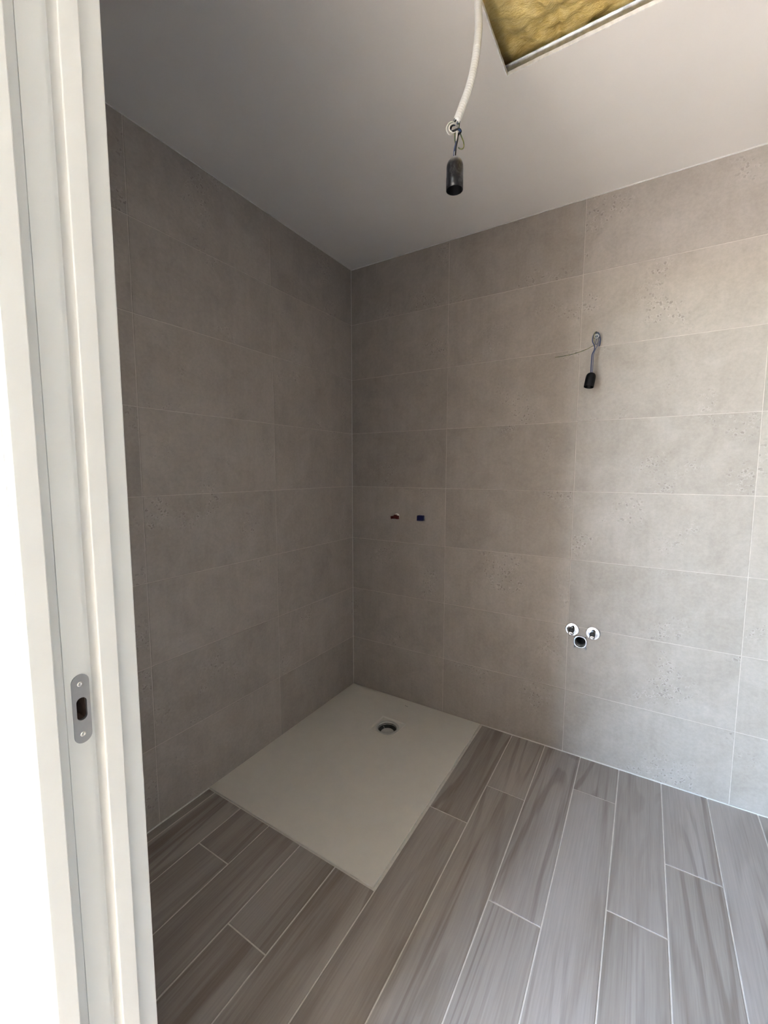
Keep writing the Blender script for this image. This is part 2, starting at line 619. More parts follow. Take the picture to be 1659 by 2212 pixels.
FRAME_L, FRAME_R, FRAME_T = 0.80, 1.75, 2.175
bm = bmesh.new()
for r in cut([(BED_L - 0.1, BED_R + 0.1, -0.2, 2.85)], (FRAME_L, FRAME_R, -0.02, FRAME_T)):
    # tiled face towards the bathroom, paint towards the next room
    add_box(bm, r[0], r[1], Y_OUT + 0.02, Y_IN - SUB, r[2], r[3])
wall_front = struct(obj('wall_front', bm, GROUT), 'doorway wall tiled on the bathroom side', 'wall')
tile_wall(wall_front, 'front', [0.0, 0.6, 1.2, 1.8, 2.4, RIGHT], [(FRAME_L - 0.002, FRAME_R + 0.002, -0.1, FRAME_T + 0.002)])
bm = bmesh.new()
for r in cut([(BED_L - 0.1, BED_R + 0.1, -0.2, 2.85)], (FRAME_L, FRAME_R, -0.02, FRAME_T)):
    add_box(bm, r[0], r[1], Y_OUT, Y_OUT + 0.0195, r[2], r[3])
struct(obj('wall_entrance', bm, WALLPAINT), 'white painted wall on the entrance side of the doorway', 'wall')

# ---- ceiling with an open hatch
bm = bmesh.new()
for r in cut([(0.0, RIGHT, Y_IN, 0.0)], HATCH):
    add_box(bm, r[0], r[1], r[2], r[3], CEIL, CEIL + 0.0090)
add_box(bm, 0.0, RIGHT, Y_IN, 0.0, 2.66, 2.75)
ceiling = struct(obj('ceiling', bm, PLASTER), 'pale grey plastered ceiling with a square open hatch', 'ceiling')
# raw board edge round the hatch
bm = bmesh.new()
hx0, hx1, hy0, hy1 = HATCH
add_box(bm, hx0, hx1, hy1 - 0.0022, hy1 + 0.001, CEIL - 0.0006, CEIL + 0.0090)
add_box(bm, hx0, hx1, hy0 - 0.001, hy0 + 0.0022, CEIL - 0.0006, CEIL + 0.0090)
add_box(bm, hx0 - 0.001, hx0 + 0.0022, hy0, hy1, CEIL - 0.0006, CEIL + 0.0090)
add_box(bm, hx1 - 0.0022, hx1 + 0.001, hy0, hy1, CEIL - 0.0006, CEIL + 0.0090)
bmesh.ops.subdivide_edges(bm, edges=[e for e in bm.edges if e.calc_length() > 0.2], cuts=60)
for vv in bm.verts:
    nn = noise.noise(vv.co * 70.0)
    vv.co += Vector((nn * 0.0009, noise.noise(vv.co * 60 + Vector((9, 3, 1))) * 0.0009, nn * 0.0006))
o = obj('hatch_edge', bm, GYPSUM, ceiling)
o['label'] = 'ragged white cut board edge'
# galvanised profile along the far side of the hatch
bm = bmesh.new()
zb = CEIL + 0.0092
add_box(bm, hx0 - 0.05, hx1 + 0.05, hy1 + 0.0015, hy1 + 0.0027, zb, zb + 0.0195)
add_box(bm, hx0 - 0.05, hx1 + 0.05, hy1 + 0.0015, hy1 + 0.048, zb, zb + 0.0008)
add_box(bm, hx0 - 0.05, hx1 + 0.05, hy1 - 0.0025, hy1 + 0.0027, zb + 0.0188, zb + 0.0201)
o = obj('metal_profile', bm, GALV, ceiling)
o['label'] = 'galvanised steel profile along the hatch edge'

# ---- sealant lines (trim)
def strip(name, x0, x1, y0, y1, z0, z1, m=SEALANT):
    b_ = bmesh.new()
    add_box(b_, x0, x1, y0, y1, z0, z1)
    return struct(obj(name, b_, m))
strip('trim_1', 0.0, RIGHT, -0.0040, SUB, CEIL - 0.0040, CEIL + 0.001)
strip('trim_2', -SUB, 0.0030, Y_IN, 0.0, CEIL - 0.0030, CEIL + 0.001)
strip('trim_3', TRAY_X + 0.002, RIGHT, -0.0045, SUB, -0.0014, 0.0032)
strip('trim_4', -SUB, 0.0045, Y_IN, TRAY_Y - 0.002, -0.0014, 0.0030)
strip('trim_5', -SUB, 0.0022, -0.0022, SUB, 0.0, CEIL)

# ---- the doorway: lining with a channel for a sliding door
door = empty('door_1', (DOOR_L, (Y_IN + Y_OUT) / 2, 0))
struct(door, 'white lacquered door lining with a channel for a sliding door', 'door frame')
def dpart(name, bm_, mat, parent=None, smooth=False):
    me = mesh_of(name, bm_, smooth)
    o_ = link(name, me, mat)
    o_.parent = parent or door
    off = Vector(door.location)
    me.transform(Matrix.Translation(-off))
    return o_
CH = 0.8493
PZ = 0.9835
prof_ = [(CH, -1.7513), (DOOR_L, -1.7513), (DOOR_L, -1.7292), (0.795, -1.7292), (0.795, Y_OUT), (DOOR_L, Y_OUT), (DOOR_L, -1.7993), (CH, -1.7993)]
bm = bmesh.new()
lo_ = [bm.verts.new((x, y, 0.0)) for x, y in prof_]
hi_ = [bm.verts.new((x, y, FRAME_T)) for x, y in prof_]
for i in range(len(prof_) - 1):
    bm.faces.new((lo_[i], lo_[i + 1], hi_[i + 1], hi_[i]))
bm.faces.new(lo_)
bm.faces.new(hi_)
# floor of the channel, open where the latch goes in
for r in cut([(-1.7993, -1.7513, 0.0, FRAME_T)], (-1.7720, -1.7590, PZ - 0.017, PZ + 0.017)):
    bm.faces.new([bm.verts.new(q) for q in ((CH, r[0], r[2]), (CH, r[1], r[2]), (CH, r[1], r[3]), (CH, r[0], r[3]))])
bevel(dpart('jamb', bm, LACQUER), 0.0013, 2)
bm = bmesh.new()
add_box(bm, CH - 0.0295, CH - 0.0285, -1.7718, -1.7592, PZ - 0.0168, PZ + 0.0168)
add_box(bm, CH - 0.029, CH - 0.0022, -1.7719, -1.7713, PZ - 0.0168, PZ + 0.0168)
add_box(bm, CH - 0.029, CH - 0.0022, -1.7597, -1.7591, PZ - 0.0168, PZ + 0.0168)
add_box(bm, CH - 0.029, CH - 0.0022, -1.7718, -1.7592, PZ - 0.0169, PZ - 0.0163)
add_box(bm, CH - 0.029, CH - 0.0022, -1.7718, -1.7592, PZ + 0.0163, PZ + 0.0169)
o = dpart('latch_recess', bm, RAWWOOD)
o['label'] = 'raw brown recess behind the strike plate'
# closing strip in the channel, with room for the latch
bm = bmesh.new()
for r in cut([(-1.7820, -1.7562, 0.0, DOOR_H)], (-1.7718, -1.7592, PZ - 0.0165, PZ + 0.0165)):
    add_box(bm, CH - 0.001, CH + 0.0022, r[0], r[1], r[2], r[3])
dpart('channel_strip', bm, LACQUER)
# architraves
bm = bmesh.new()
add_box(bm, 0.779, 0.855, -1.8349, Y_OUT + 0.004, 0.0, DOOR_H + 0.021)
bevel(dpart('architrave', bm, LACQUER), 0.0025, 3)
bm = bmesh.new()
add_box(bm, 0.779, 0.863, -1.7292, -1.6992, 0.0, DOOR_H + 0.013)
bevel(dpart('architrave', bm, LACQUER), 0.0020, 3)
# head and the opposite side of the opening
bm = bmesh.new()
for y0, y1 in ((Y_OUT, -1.7993), (-1.7513, -1.7292)):
    add_box(bm, DOOR_L - 0.001, DOOR_R + 0.001, y0, y1, DOOR_H, FRAME_T)
add_box(bm, DOOR_L - 0.03, DOOR_R + 0.03, -1.80, -1.75, DOOR_H + 0.026, FRAME_T)
bevel(dpart('head_jamb', bm, LACQUER), 0.0013, 2)
bm = bmesh.new()
for y0, y1 in ((Y_OUT, -1.7993), (-1.7513, -1.7292)):
    add_box(bm, DOOR_R, FRAME_R + 0.005, y0, y1, 0.0, FRAME_T)
add_box(bm, DOOR_R + 0.03, FRAME_R + 0.005, -1.7995, -1.7511, 0.0, FRAME_T)
bevel(dpart('jamb', bm, LACQUER), 0.0013, 2)
for y0, y1, inset in ((-1.8349, Y_OUT + 0.004, 0.020), (-1.7292, -1.6992, 0.012)):
    bm = bmesh.new()
    add_box(bm, DOOR_R + inset, FRAME_R + 0.021, y0, y1, 0.0, DOOR_H + inset + 0.001)
    bevel(dpart('architrave', bm, LACQUER), 0.0025, 3)
    bm = bmesh.new()
    add_box(bm, 0.779, FRAME_R + 0.021, y0, y1, DOOR_H + inset + 0.001, 2.20)
    bevel(dpart('architrave', bm, LACQUER), 0.0025, 3)

# strike plate
def stadium(cy, cz, hw, hh, n=10):
    pts = []
    for k in range(n + 1):
        a = math.pi * k / n
        pts.append((cy + hw * math.cos(a), cz + (hh - hw) + hw * math.sin(a)))
    for k in range(n + 1):
        a = math.pi + math.pi * k / n
        pts.append((cy + hw * math.cos(a), cz - (hh - hw) + hw * math.sin(a)))
    return pts
PY = -1.7655
bm = bmesh.new()
out_ = stadium(PY, PZ, 0.0100, 0.0455)
in_ = stadium(PY, PZ, 0.0059, 0.0150)
X0, X1 = CH + 0.0020, CH + 0.0036
ro0 = [bm.verts.new((X0, a, b)) for a, b in out_]
ro1 = [bm.verts.new((X1, a, b)) for a, b in out_]
ri1 = [bm.verts.new((X1, a, b)) for a, b in in_]
ri0 = [bm.verts.new((X0 - 0.0025, a, b)) for a, b in in_]
bridge(bm, ro0, ro1)
bridge(bm, ro1, ri1)
bridge(bm, ri1, ri0)
plate = dpart('strike_plate', bm, SATIN)
plate['label'] = 'grey metal strike plate with a latch hole and two screws'
for dz in (0.0330, -0.0335):
    bm = bmesh.new()
    rm = Matrix.Translation((X1 - 0.0001, PY - 0.0005, PZ + dz)) @ Matrix.Rotation(math.pi / 2, 4, 'Y')
    add_lathe(bm, [(0.0034, 0.0), (0.0032, 0.0006), (0.0022, 0.0008), (0.0013, 0.0007), (0.0009, 0.0000), (0.0001, -0.0003)], 20, rm, cap1=True)
    o = dpart('screw', bm, SCREWMAT, plate, True)

# ---- the next room, from where the picture is taken
bm = bmesh.new()
add_box(bm, BED_L, BED_R, BED_Y, Y_OUT, -0.12, -0.0005)
M_ = Mat('oak_floor_boards', rough=0.45)
vb = M_.coords(jitter=False)
br = M_.n('ShaderNodeTexBrick')
br.inputs['Color1'].default_value = (0.38, 0.34, 0.305, 1)
br.inputs['Color2'].default_value = (0.42, 0.38, 0.345, 1)
br.inputs['Mortar'].default_value = (0.16, 0.12, 0.09, 1)
br.inputs['Scale'].default_value = 1.0
br.inputs['Brick Width'].default_value = 1.2
br.inputs['Row Height'].default_value = 0.19
br.inputs['Mortar Size'].default_value = 0.0015
M_.l(vb, br.inputs['Vector'])
M_.color(M_.mix(0.3, br.outputs['Color'], M_.ramp(M_.noise(M_.coords(False, (2, 30, 1)), 2.0), [(0.3, (0.32, 0.285, 0.25)), (0.7, (0.46, 0.42, 0.38))])))
struct(obj('floor_entrance', bm, M_.m), 'wooden floor of the room before the doorway', 'floor')
bm = bmesh.new()
add_box(bm, BED_L, BED_R, BED_Y, Y_OUT, BED_H, BED_H + 0.1)
struct(obj('ceiling_entrance', bm, WALLPAINT), 'white ceiling of the room before the doorway', 'ceiling')
bm = bmesh.new()
add_box(bm, BED_L - 0.1, BED_L, BED_Y, Y_OUT, -0.12, BED_H + 0.1)
struct(obj('wall_entrance_left', bm, WALLPAINT), 'white side wall of the room before the doorway', 'wall')
bm = bmesh.new()
add_box(bm, BED_R, BED_R + 0.1, BED_Y, Y_OUT, -0.12, BED_H + 0.1)
struct(obj('wall_entrance_right', bm, WALLPAINT), 'white wall opposite, in the room before the doorway', 'wall')
bm = bmesh.new()
rects = [(BED_L - 0.1, BED_R + 0.1, -0.12, BED_H + 0.1)]
for WIN in WINS:
    rects = cut(rects, WIN)
for r in rects:
    add_box(bm, r[0], r[1], BED_Y - 0.25, BED_Y, r[2], r[3])
struct(obj('wall_entrance_window', bm, WALLPAINT), 'white wall with a tall window behind the viewer', 'wall')
for wi, WIN in enumerate(WINS):
    win = empty('window_%d' % (wi + 1), ((WIN[0] + WIN[1]) / 2, BED_Y - 0.15, WIN[2]))
    struct(win, ('tall white framed balcony window', 'small white framed window')[wi], 'window')
    def wpart(name, boxes):
        b_ = bmesh.new()
        for q in boxes:
            add_box(b_, *q)
        me_ = mesh_of(name, b_)
        me_.transform(Matrix.Translation(-Vector(win.location)))
        return link(name, me_, LACQUER, win)
    fy0, fy1 = BED_Y - 0.19, BED_Y - 0.12
    mx = (WIN[0] + WIN[1]) / 2
    wpart('window_frame', [(WIN[0], WIN[0] + 0.06, fy0, fy1, WIN[2], WIN[3]), (WIN[1] - 0.06, WIN[1], fy0, fy1, WIN[2], WIN[3]),
                           (WIN[0], WIN[1], fy0, fy1, WIN[2], WIN[2] + 0.06), (WIN[0], WIN[1], fy0, fy1, WIN[3] - 0.06, WIN[3])])
    wpart('window_mullion', [(mx - 0.03, mx + 0.03, fy0, fy1, WIN[2] + 0.05, WIN[3] - 0.05)])
bm = bmesh.new()  # drape added for a warm fill light, no window behind it
nf = 44
front, rear = [], []
for i in range(nf + 1):
    fx = ADDED_CURTAIN[0] - 0.08 + (ADDED_CURTAIN[1] - ADDED_CURTAIN[0] + 0.16) * i / nf
    fy = BED_Y + 0.022 + 0.012 * math.sin(i * 1.43)
    front.append((fx, fy))
    rear.append((fx, fy - 0.003))
add_prism(bm, front + rear[::-1], ADDED_CURTAIN[2] - 0.10, ADDED_CURTAIN[3] + 0.10)
tag(obj('added_curtain', bm, make_plain('added_cream_curtain', (0.70, 0.58, 0.42), 0.9, 0.04, 30.0)), 'added cream pleated drape, unseen, over the blank wall behind the viewer', 'added_curtain')
bm = bmesh.new()
add_box(bm, -40, 40, -60, BED_Y - 0.25, -0.40, -0.20)
struct(obj('ground', bm, make_plain('terrace_stone', (0.34, 0.33, 0.31), 0.8, 0.06, 3.0)), 'pale paved terrace outside the window', 'ground')

# ================================================================== objects
# ---- shower tray
DC = Vector((0.403, -0.268, 0))
tray = empty('shower_tray', (TRAY_X / 2, TRAY_Y / 2, 0))
tag(tray, 'flat off-white shower tray set flush into the wood-look floor', 'shower tray')
def tpart(name, bm_, mat, smooth=False, parent=None):
    me = mesh_of(name, bm_, smooth)
    me.transform(Matrix.Translation(-Vector(tray.location)))
    return link(name, me, mat, parent or tray)
NS = 12
def square(x0, x1, y0, y1, z):
    c = [(x0, y0), (x1, y0), (x1, y1), (x0, y1)]
    pts = []
    for i in range(4):
        a, b = c[i], c[(i + 1) % 4]
        for k in range(NS):
            pts.append(Vector((a[0] + (b[0] - a[0]) * k / NS, a[1] + (b[1] - a[1]) * k / NS, z)))
    return pts
def circle(r, z):
    out = []
    for q in square(-1, 1, -1, 1, 0):
        d = Vector((q.x, q.y)).normalized()
        out.append(Vector((DC.x + d.x * r, DC.y + d.y * r, z)))
    return out
bm = bmesh.new()
TZ = 0.0045
x0, x1, y0, y1 = 0.0012, TRAY_X - 0.001, TRAY_Y + 0.001, -0.0012
hs = 0.067
rings = [square(x0, x1, y0, y1, -0.035), square(x0, x1, y0, y1, TZ - 0.0012), square(x0 + 0.0012, x1 - 0.0012, y0 + 0.0012, y1 - 0.0012, TZ),
         square(DC.x - 0.20, DC.x + 0.20, DC.y - 0.20, DC.y + 0.20, TZ - 0.0008),
         square(DC.x - hs - 0.004, DC.x + hs + 0.004, DC.y - hs - 0.004, DC.y + hs + 0.004, TZ - 0.0012),
         square(DC.x - hs - 0.0015, DC.x + hs + 0.0015, DC.y - hs - 0.0015, DC.y + hs + 0.0015, TZ + 0.0004),
         square(DC.x - hs, DC.x + hs, DC.y - hs, DC.y + hs, TZ - 0.0004),
         square(DC.x - hs + 0.003, DC.x + hs - 0.003, DC.y - hs + 0.003, DC.y + hs - 0.003, TZ - 0.0072),
         circle(0.0585, TZ - 0.0088), circle(0.0575, TZ - 0.030)]
vr = [[bm.verts.new(p) for p in r] for r in rings]
for a, b in zip(vr, vr[1:]):
    bridge(bm, a, b)
tpart('basin', bm, TRAYMAT)
T = Matrix.Translation((DC.x, DC.y, TZ - 0.0085))
bm = bmesh.new()
add_lathe(bm, [(0.0583, -0.004), (0.0583, 0.0010), (0.0565, 0.0026), (0.0490, 0.0022), (0.0474, 0.0006), (0.0470, -0.012)], 48, T)
ringo = tpart('drain_ring', bm, RINGMAT, True)
ringo['label'] = 'round grey metal drain ring'
bm = bmesh.new()
add_lathe(bm, [(0.0472, -0.004), (0.0465, -0.060), (0.0001, -0.063)], 40, T)
tpart('drain_cup', bm, DARKPLASTIC, True)
bm = bmesh.new()
Tc = T @ Matrix.Translation((0.004, -0.006, 0))
add_lathe(bm, [(0.0345, -0.060), (0.0345, -0.020), (0.0325, -0.017), (0.0295, -0.0185), (0.0285, -0.046), (0.0165, -0.048), (0.0160, -0.026), (0.0138, -0.0245), (0.0125, -0.046), (0.0001, -0.046)], 40, Tc)
o = tpart('trap_insert', bm, LIGHTPLASTIC, True)
o['label'] = 'grey plastic trap insert down in the drain'
for k in range(3):
    bm = bmesh.new()
    a = 0.5 + k * 2 * math.pi / 3
    c, s_ = math.cos(a), math.sin(a)
    p0, p1 = DC + Vector((c * 0.030, s_ * 0.030, 0)), DC + Vector((c * 0.043, s_ * 0.043, 0))
    add_tube(bm, [Vector((p0.x, p0.y, TZ - 0.028)), Vector((p1.x, p1.y, TZ - 0.024))], 0.0024, 8)
    tpart('trap_lug', bm, GREYPLASTIC)
bm = bmesh.new()
pts = [Vector((0.388, -0.0545, TZ - 0.0002)), Vector((0.396, -0.0575, TZ)), Vector((0.407, -0.059, TZ - 0.0002))]
add_tube(bm, spline(pts, 5), 0.0013, 6)
tpart('scuff_mark', bm, GREYPLASTIC)

# ---- capped shower supply pipes
def supply(name, cx, cz, label, capmat, wings):
    t = empty(name, (cx, 0, cz))
    tag(t, label, 'pipe plug')
    R = Matrix.Rotation(math.pi / 2, 4, 'X')     # local +z -> -y, out of the wall
    bm_ = bmesh.new()
    add_lathe(bm_, [(0.0165, -0.003), (0.0165, 0.0010), (0.0150, 0.0022), (0.0118, 0.0024), (0.0118, 0.010), (0.0001, 0.010)], 28, R)
    link('pipe_socket', mesh_of('pipe_socket', bm_, True), WHITEPVC, t)
    bm_ = bmesh.new()
    if wings:
        # screw plug with two bent wings
        add_lathe(bm_, [(0.0110, 0.008), (0.0115, 0.020), (0.0105, 0.024), (0.0001, 0.025)], 20, R)
        for s in (-1, 1):
            tilt = Matrix.Rotation(math.radians(-6 if s < 0 else 3), 4, 'Y')
            q0 = len(bm_.verts)
            x0_, x1_ = (0.004, 0.0265) if s < 0 else (0.004, 0.0225)
            add_box(bm_, min(s * x0_, s * x1_), max(s * x0_, s * x1_), -0.026, -0.013, -0.0105 if s < 0 else -0.0120, 0.0045 if s < 0 else 0.0075)
            bm_.verts.ensure_lookup_table()
            for vv in list(bm_.verts)[q0:]:
                vv.co = tilt @ vv.co
    else:
        pr = [(-0.0185, -0.0145), (0.0175, -0.0135), (0.0190, -0.011), (0.0190, 0.0125), (0.0160, 0.0145), (-0.0140, 0.0140), (-0.0175, 0.0110)]
        lo_ = [bm_.verts.new((a, -0.008, b)) for a, b in pr]
        hi_ = [bm_.verts.new((a, -0.026, b)) for a, b in pr]
        bridge(bm_, lo_, hi_)
        bm_.faces.new(lo_)
        bm_.faces.new(hi_)
    c = link('cap', mesh_of('cap', bm_), capmat, t)
    bevel(c, 0.0018, 2)
    if wings:
        bm_ = bmesh.new()
        add_box(bm_, -0.017, 0.012, -0.021, -0.0005, -0.0165, -0.0130)
        link('seal_tape', mesh_of('seal_tape', bm_), WHITEPVC, t)
    return t
supply('hot_supply_plug', 0.300, 1.040, 'dark red winged plug capping the shower pipe in the tiled wall', REDPLUG, True)
supply('cold_supply_plug', 0.4525, 1.041, 'navy blue boxy plug capping the shower pipe in the tiled wall', BLUEPLUG, False)

# ---- angle valves and waste pipe for the basin
def valve(cx, cz, label, roll):
    t = empty('angle_valve', (cx, 0, cz))
    tag(t, label, 'valve', 'chrome basin valves on the tiled wall')
    R = Matrix.Rotation(math.pi / 2, 4, 'X')
    bm_ = bmesh.new()
    add_lathe(bm_, [(0.0285, -0.001), (0.0290, 0.0020), (0.0284, 0.0036), (0.0268, 0.0044), (0.0252, 0.0042), (0.0180, 0.0047), (0.0108, 0.0052)], 40, R)
    link('escutcheon', mesh_of('escutcheon', bm_, True), CHROME, t)
    # dark knob pointing out of the wall, chrome elbow and hex outlet below its end
    bm_ = bmesh.new()
    add_lathe(bm_, [(0.0100, 0.002), (0.0100, 0.020), (0.0112, 0.022), (0.0112, 0.030), (0.0095, 0.033)], 24, Matrix.Translation((0, 0, 0.0025)) @ R, cap1=True)
    link('knob', mesh_of('knob', bm_, True), DARKPLASTIC, t)
    bm_ = bmesh.new()
    add_tube(bm_, spline([(0, -0.002, -0.004), (0, -0.016, -0.005), (0, -0.026, -0.006), (0, -0.030, -0.011)], 6), 0.0078, 16)
    link('elbow', mesh_of('elbow', bm_, True), CHROME, t)
    bm_ = bmesh.new()
    Rh = Matrix.Translation((0, 0, -0.0070)) @ Matrix.Rotation(roll * 0.4, 4, 'Y') @ Matrix.Scale(0.66, 4, (0, 0, 1)) @ R
    add_lathe(bm_, [(0.0070, 0.026), (0.0108, 0.0285), (0.0116, 0.0320), (0.0112, 0.0385), (0.0088, 0.0410), (0.0042, 0.0414), (0.0034, 0.0385), (0.0001, 0.0380)], 24, Rh)
    link('outlet_nut', mesh_of('outlet_nut', bm_, True), CHROME, t)
    return t
valve(1.2045, 0.5845, 'round chrome basin valve covering the crossing of two tile joints', 0.25)
valve(1.2885, 0.5830, 'round chrome basin valve on a horizontal tile joint, away from the vertical joint', 0.0)

t = empty('waste_pipe', (WASTE[0], 0, WASTE[1]))
tag(t, 'open waste pipe with a square metal collar below two chrome valves', 'waste pipe')
R = Matrix.Rotation(math.pi / 2, 4, 'X')
def rsq(h, r, y, n=6):
    pts = []
    for cxs, czs, a0 in ((1, 1, 0), (-1, 1, 90), (-1, -1, 180), (1, -1, 270)):
        for k in range(n):
            a = math.radians(a0 + 90 * k / (n - 1))
            pts.append(Vector((cxs * (h - r) + r * math.cos(a), y, czs * (h - r) + r * math.sin(a))))
    return pts
def crc(r, y, like):
    out = []
    for q in like:
        d = Vector((q.x, q.z)).normalized()
        out.append(Vector((d.x * r, y, d.y * r)))
    return out
bm = bmesh.new()
sq = rsq(0.0265, 0.020, 0)
prof = [rsq(0.0265, 0.020, 0.0), rsq(0.0265, 0.020, -0.009), rsq(0.0252, 0.0192, -0.0105), crc(0.0238, -0.0105, sq), crc(0.0225, -0.0085, sq), crc(0.0222, 0.010, sq)]
vr = [[bm.verts.new(p) for p in r] for r in prof]
for a, b in zip(vr, vr[1:]):
    bridge(bm, a, b)
link('collar', mesh_of('collar', bm), CHROME, t)
bm = bmesh.new()
add_lathe(bm, [(0.0226, 0.002), (0.0208, 0.002), (0.0202, -0.006), (0.0200, -0.020)], 36, R)
link('pipe', mesh_of('pipe', bm, True), GREYPLASTIC, t)
bm = bmesh.new()
add_lathe(bm, [(0.0203, -0.018), (0.0200, -0.085), (0.0001, -0.086)], 36, R)
link('pipe_end', mesh_of('pipe_end', bm, True), DARKPLASTIC, t)
for s in (-1, 1):
    bm = bmesh.new()
    add_box(bm, s * 0.0225 - 0.003, s * 0.0225 + 0.003, -0.011, 0.0, -0.0315, -0.0245)
    link('clip', mesh_of('clip', bm), GREYPLASTIC, t)

# ---- lamp holder on a conduit from the hatch
D = 0.975
base = at_depth(983, 337, D)
pend = empty('hanging_lamp_holder', (base.x, base.y, base.z))
tag(pend, 'black lamp holder hanging from the ceiling hatch on a white conduit', 'lamp holder')
def hpart(name, bm_, mat, root, smooth=True):
    me = mesh_of(name, bm_, smooth)
    me.transform(Matrix.Translation(-Vector(root.location)))
    return link(name, me, mat, root)
top = at_depth(1033, 0, D)
path = spline([at_depth(987, 262, D), at_depth(1000, 226, D), at_depth(1013, 190, D), at_depth(1023, 150, D), at_depth(1030, 105, D), at_depth(1034, 55, D), top,
               Vector((top.x + 0.013, top.y - 0.006, CEIL + 0.004)), Vector((top.x + 0.028, top.y - 0.030, CEIL + 0.019)), Vector((top.x + 0.05, top.y - 0.10, CEIL + 0.020)), Vector((top.x + 0.06, top.y - 0.30, CEIL + 0.020)), Vector((top.x + 0.06, hy0 + 0.03, CEIL + 0.022))], 36)
bm = bmesh.new()
add_tube(bm, path, lambda s: 0.0088 + 0.00028 * math.sin(s * 2 * math.pi / 0.0062), 18, caps=False)
add_tube(bm, [path[0] + (path[1] - path[0]).normalized() * k for k in (0.0, 0.03)], 0.0066, 14)
hpart('conduit', bm, WHITEPVC, pend)
def wire(name, pts, r, mat, root, per=10):
    b_ = bmesh.new()
    add_tube(b_, spline(pts, per), r, 8)
    return hpart(name, b_, mat, root)
DP = lambda x, y, dd=0.0: at_depth(x, y, D + dd)
# three wires out of the conduit, a knot, then down to the holder
wire('wire', [DP(988, 255), DP(984, 266, -.003), DP(977, 263, -.008), DP(969, 267, -.010), DP(964.5, 279, -.009), DP(970, 290.5, -.006), DP(979, 290, .002), DP(985, 281, .007),
              DP(987, 272, .002), DP(981, 267, -.009), DP(972, 271, -.012), DP(971, 281, -.010), DP(979, 286, -.008), DP(987, 284, -.010), DP(986, 300, -.006), DP(984, 315, -.002), DP(982, 330, -.001), DP(982, 341)], 0.0015, W_WHITE, pend)
wire('wire', [DP(990, 256), DP(985, 268, .003), DP(976, 272, .0), DP(971, 279, -.005), DP(977, 284, -.007), DP(986, 279, -.011), DP(993, 281, -.009), DP(995, 286, -.004), DP(989, 290, -.002), DP(986, 304, -.004), DP(983, 318, -.004), DP(981, 330, 0), DP(981, 341)], 0.0019, W_BLUE, pend)
wire('wire', [DP(986, 256, -.002), DP(982, 265, -.002), DP(975, 274, -.006), DP(974, 283, -.004), DP(982, 282, -.013), DP(991, 278, -.010), DP(996, 284, -.006), DP(990, 292, -.004), DP(988, 303, -.007), DP(985, 318, -.006), DP(984, 328, -.003), DP(983, 341)], 0.0019, W_BLACK, pend)
o = wire('earth_wire', [DP(991, 256, .002), DP(992, 268, .004), DP(992, 280, .004), DP(996, 293, .002), DP(1001, 306, 0), DP(1002, 317, -.002), DP(998, 322, -.002), DP(993, 321, -.001), DP(990, 319, 0)], 0.0013, W_EARTH, pend)
o['label'] = 'loose yellow green earth wire loop'
wire('earth_wire', [DP(983, 284, -.004), DP(982, 292, -.003), DP(982.5, 302, -.003), DP(984, 312, -.002)], 0.0013, W_EARTH, pend)
hb = on_vertical(983, 411, base.x, base.y)
HL = base.z - hb
bm = bmesh.new()
RH = 0.0192
T = Matrix.Translation(base) @ Matrix.Rotation(math.pi, 4, 'X')
add_lathe(bm, [(0.0022, 0.000), (0.0045, 0.002), (0.0062, 0.0055), (0.0120, 0.0085), (0.0160, 0.0130), (0.0184, 0.0190), (RH, 0.0255), (RH, HL * 0.62), (RH * 1.015, HL * 0.64), (RH * 1.015, HL), (RH * 0.95, HL)], 40, T)
hold = hpart('holder', bm, BAKELITE, pend)
hold['label'] = 'dusty black bakelite holder open at the bottom'
bm = bmesh.new()
add_lathe(bm, [(RH * 0.955, HL - 0.0002), (RH * 0.92, HL * 0.97), (RH * 0.90, HL * 0.40), (0.0001, HL * 0.38)], 36, T)
me = mesh_of('screw_shell', bm, True)
me.transform(Matrix.Translation(-Vector(pend.location)))
link('screw_shell', me, BAKELITE_CLEAN, hold)

# ---- lamp holder on wires out of the wall
wx, wz = WIREHOLE
wl = empty('wall_lamp_holder', (wx, 0, wz))
tag(wl, 'small black lamp holder dangling on thin wires from the tiled wall', 'lamp holder')
WP = lambda x, y, off=0.0: at_wall(x, y, -off)
bm = bmesh.new()
mouth = WP(1288.5, 726.5, 0.022)
cp = [Vector((wx, 0.05, wz)), Vector((wx, 0.0, wz)), WP(1289, 727, .012), mouth]
add_tube(bm, spline(cp, 8), 0.0084, 18, caps=False)
add_tube(bm, spline(cp, 8), 0.0058, 18, caps=False)
tn = (cp[3] - cp[2]).normalized()
add_lathe(bm, [(0.0084, 0.0), (0.0080, 0.0012), (0.0064, 0.0012), (0.0058, 0.0)], 18, Matrix.Translation(mouth) @ Vector((0, 0, 1)).rotation_difference(tn).to_matrix().to_4x4())
o = hpart('wall_conduit', bm, WHITEPVC, wl)
SO = 0.066
htop = WP(1278, 806, SO)
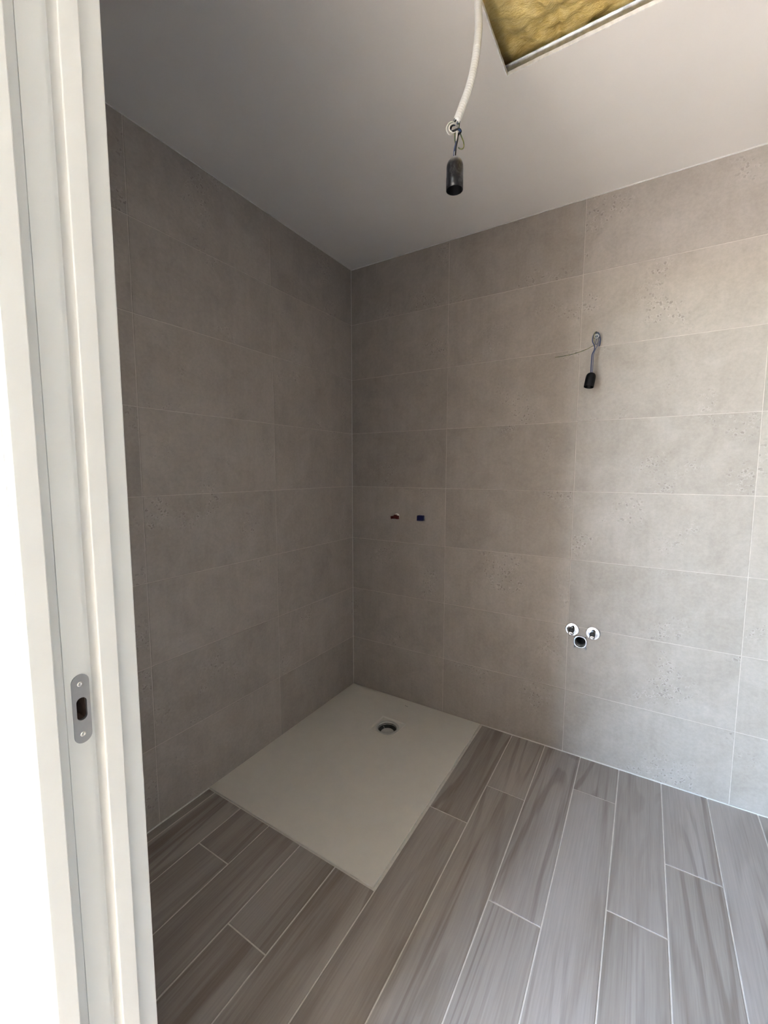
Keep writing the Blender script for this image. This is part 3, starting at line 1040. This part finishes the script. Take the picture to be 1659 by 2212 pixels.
# wires loop round the conduit mouth, are twisted together and drop to the holder
wire('wire', [Vector((wx - .002, 0.004, wz + .009)), WP(1288, 717.5, .010), WP(1283.5, 721, .018), WP(1280.5, 729, .024), WP(1280, 738, .032), WP(1284, 747, .040), WP(1284, 755, .046), WP(1279, 766, .055), WP(1277.5, 782, .062), WP(1276.5, 796, .066), WP(1276, 808, SO)], 0.0020, W_BLUE, wl)
wire('wire', [Vector((wx + .004, 0.004, wz + .008)), WP(1292, 718, .010), WP(1296, 726, .020), WP(1295, 738, .030), WP(1290, 748, .040), WP(1286, 755, .046), WP(1282, 766, .055), WP(1281, 782, .062), WP(1280, 796, .066), WP(1279, 808, SO)], 0.0018, W_GREY, wl)
wire('wire', [Vector((wx + .008, 0.004, wz - .004)), WP(1297, 729, .010), WP(1297, 735, .018), WP(1296, 744, .026), WP(1294, 748, .027)], 0.0017, W_BLUE, wl)
wire('wire', [WP(1292, 722, .010), WP(1288, 735, .024), WP(1287, 744, .034), WP(1291, 741, .030), WP(1293, 731, .020), WP(1291, 722, .008)], 0.0016, W_GREY, wl)
o = wire('earth_wire', [Vector((wx - .004, 0.004, wz + .009)), WP(1289, 716.5, .012), WP(1284, 720, .020), WP(1282, 732, .028), WP(1285, 743, .036), WP(1281, 747, .038), WP(1268, 754, .036), WP(1250, 761, .032), WP(1228, 767, .028), WP(1199, 772, .024)], 0.0012, W_EARTH, wl)
o['label'] = 'thin yellow green earth wire pointing sideways'
hbot = WP(1271.5, 836, SO + 0.012)
ax = (hbot - htop)
HL2 = ax.length
rotq = Vector((0, 0, 1)).rotation_difference(ax.normalized()).to_matrix().to_4x4()
T2 = Matrix.Translation(htop) @ rotq
bm = bmesh.new()
R2 = 0.0186
add_lathe(bm, [(0.0022, -0.001), (0.0075, 0.0), (0.0125, 0.0025), (0.0162, 0.0070), (0.0180, 0.0125), (R2, 0.0180), (R2, HL2), (R2 * 0.95, HL2)], 36, T2)
hold2 = hpart('holder', bm, BAKELITE_CLEAN, wl)
bm = bmesh.new()
add_lathe(bm, [(R2 * 0.955, HL2 - 0.0002), (R2 * 0.92, HL2 * 0.97), (R2 * 0.90, HL2 * 0.45), (0.0001, HL2 * 0.43)], 32, T2)
me = mesh_of('screw_shell', bm, True)
me.transform(Matrix.Translation(-Vector(wl.location)))
link('screw_shell', me, BAKELITE_CLEAN, hold2)

# ---- mineral wool above the hatch
bm = bmesh.new()
gx0, gx1, gy0, gy1 = hx0 - 0.06, hx1 + 0.06, hy0 - 0.06, hy1 + 0.05
NX, NY = 110, 110
grid = []
for j in range(NY + 1):
    row = []
    for i in range(NX + 1):
        x = gx0 + (gx1 - gx0) * i / NX
        y = gy0 + (gy1 - gy0) * j / NY
        p = Vector((x, y, 0))
        z = CEIL + 0.064
        z -= 0.016 * noise.fractal(p * 7.0 + Vector((3.1, 0.7, 0)), 0.8, 2.1, 4)
        z -= 0.007 * noise.noise(p * 34.0)
        # seam where two pieces meet, and torn tufts
        sx = 1.195 + 0.012 * noise.noise(Vector((0, y * 14, 2)))
        z += 0.010 * math.exp(-((x - sx) / 0.008) ** 2)
        # the pillow sinks towards the board edges
        edge = min(x - hx0, hy1 - y)
        z -= 0.012 * max(0.0, min(1.0, (edge - 0.02) / 0.08))
        row.append(bm.verts.new((x, y, max(z, CEIL + 0.034))))
    grid.append(row)
for j in range(NY):
    for i in range(NX):
        bm.faces.new((grid[j][i], grid[j][i + 1], grid[j + 1][i + 1], grid[j + 1][i]))
border = [grid[0][i] for i in range(NX + 1)] + [grid[j][NX] for j in range(1, NY + 1)] + [grid[NY][i] for i in range(NX - 1, -1, -1)] + [grid[j][0] for j in range(NY - 1, 0, -1)]
topv = [bm.verts.new((v_.co.x, v_.co.y, CEIL + 0.19)) for v_ in border]
bridge(bm, border, topv)
bm.faces.new(topv)
o = obj('insulation_batt', bm, WOOL, None, True)
tag(o, 'yellow mineral wool batt showing through the open ceiling hatch', 'insulation')
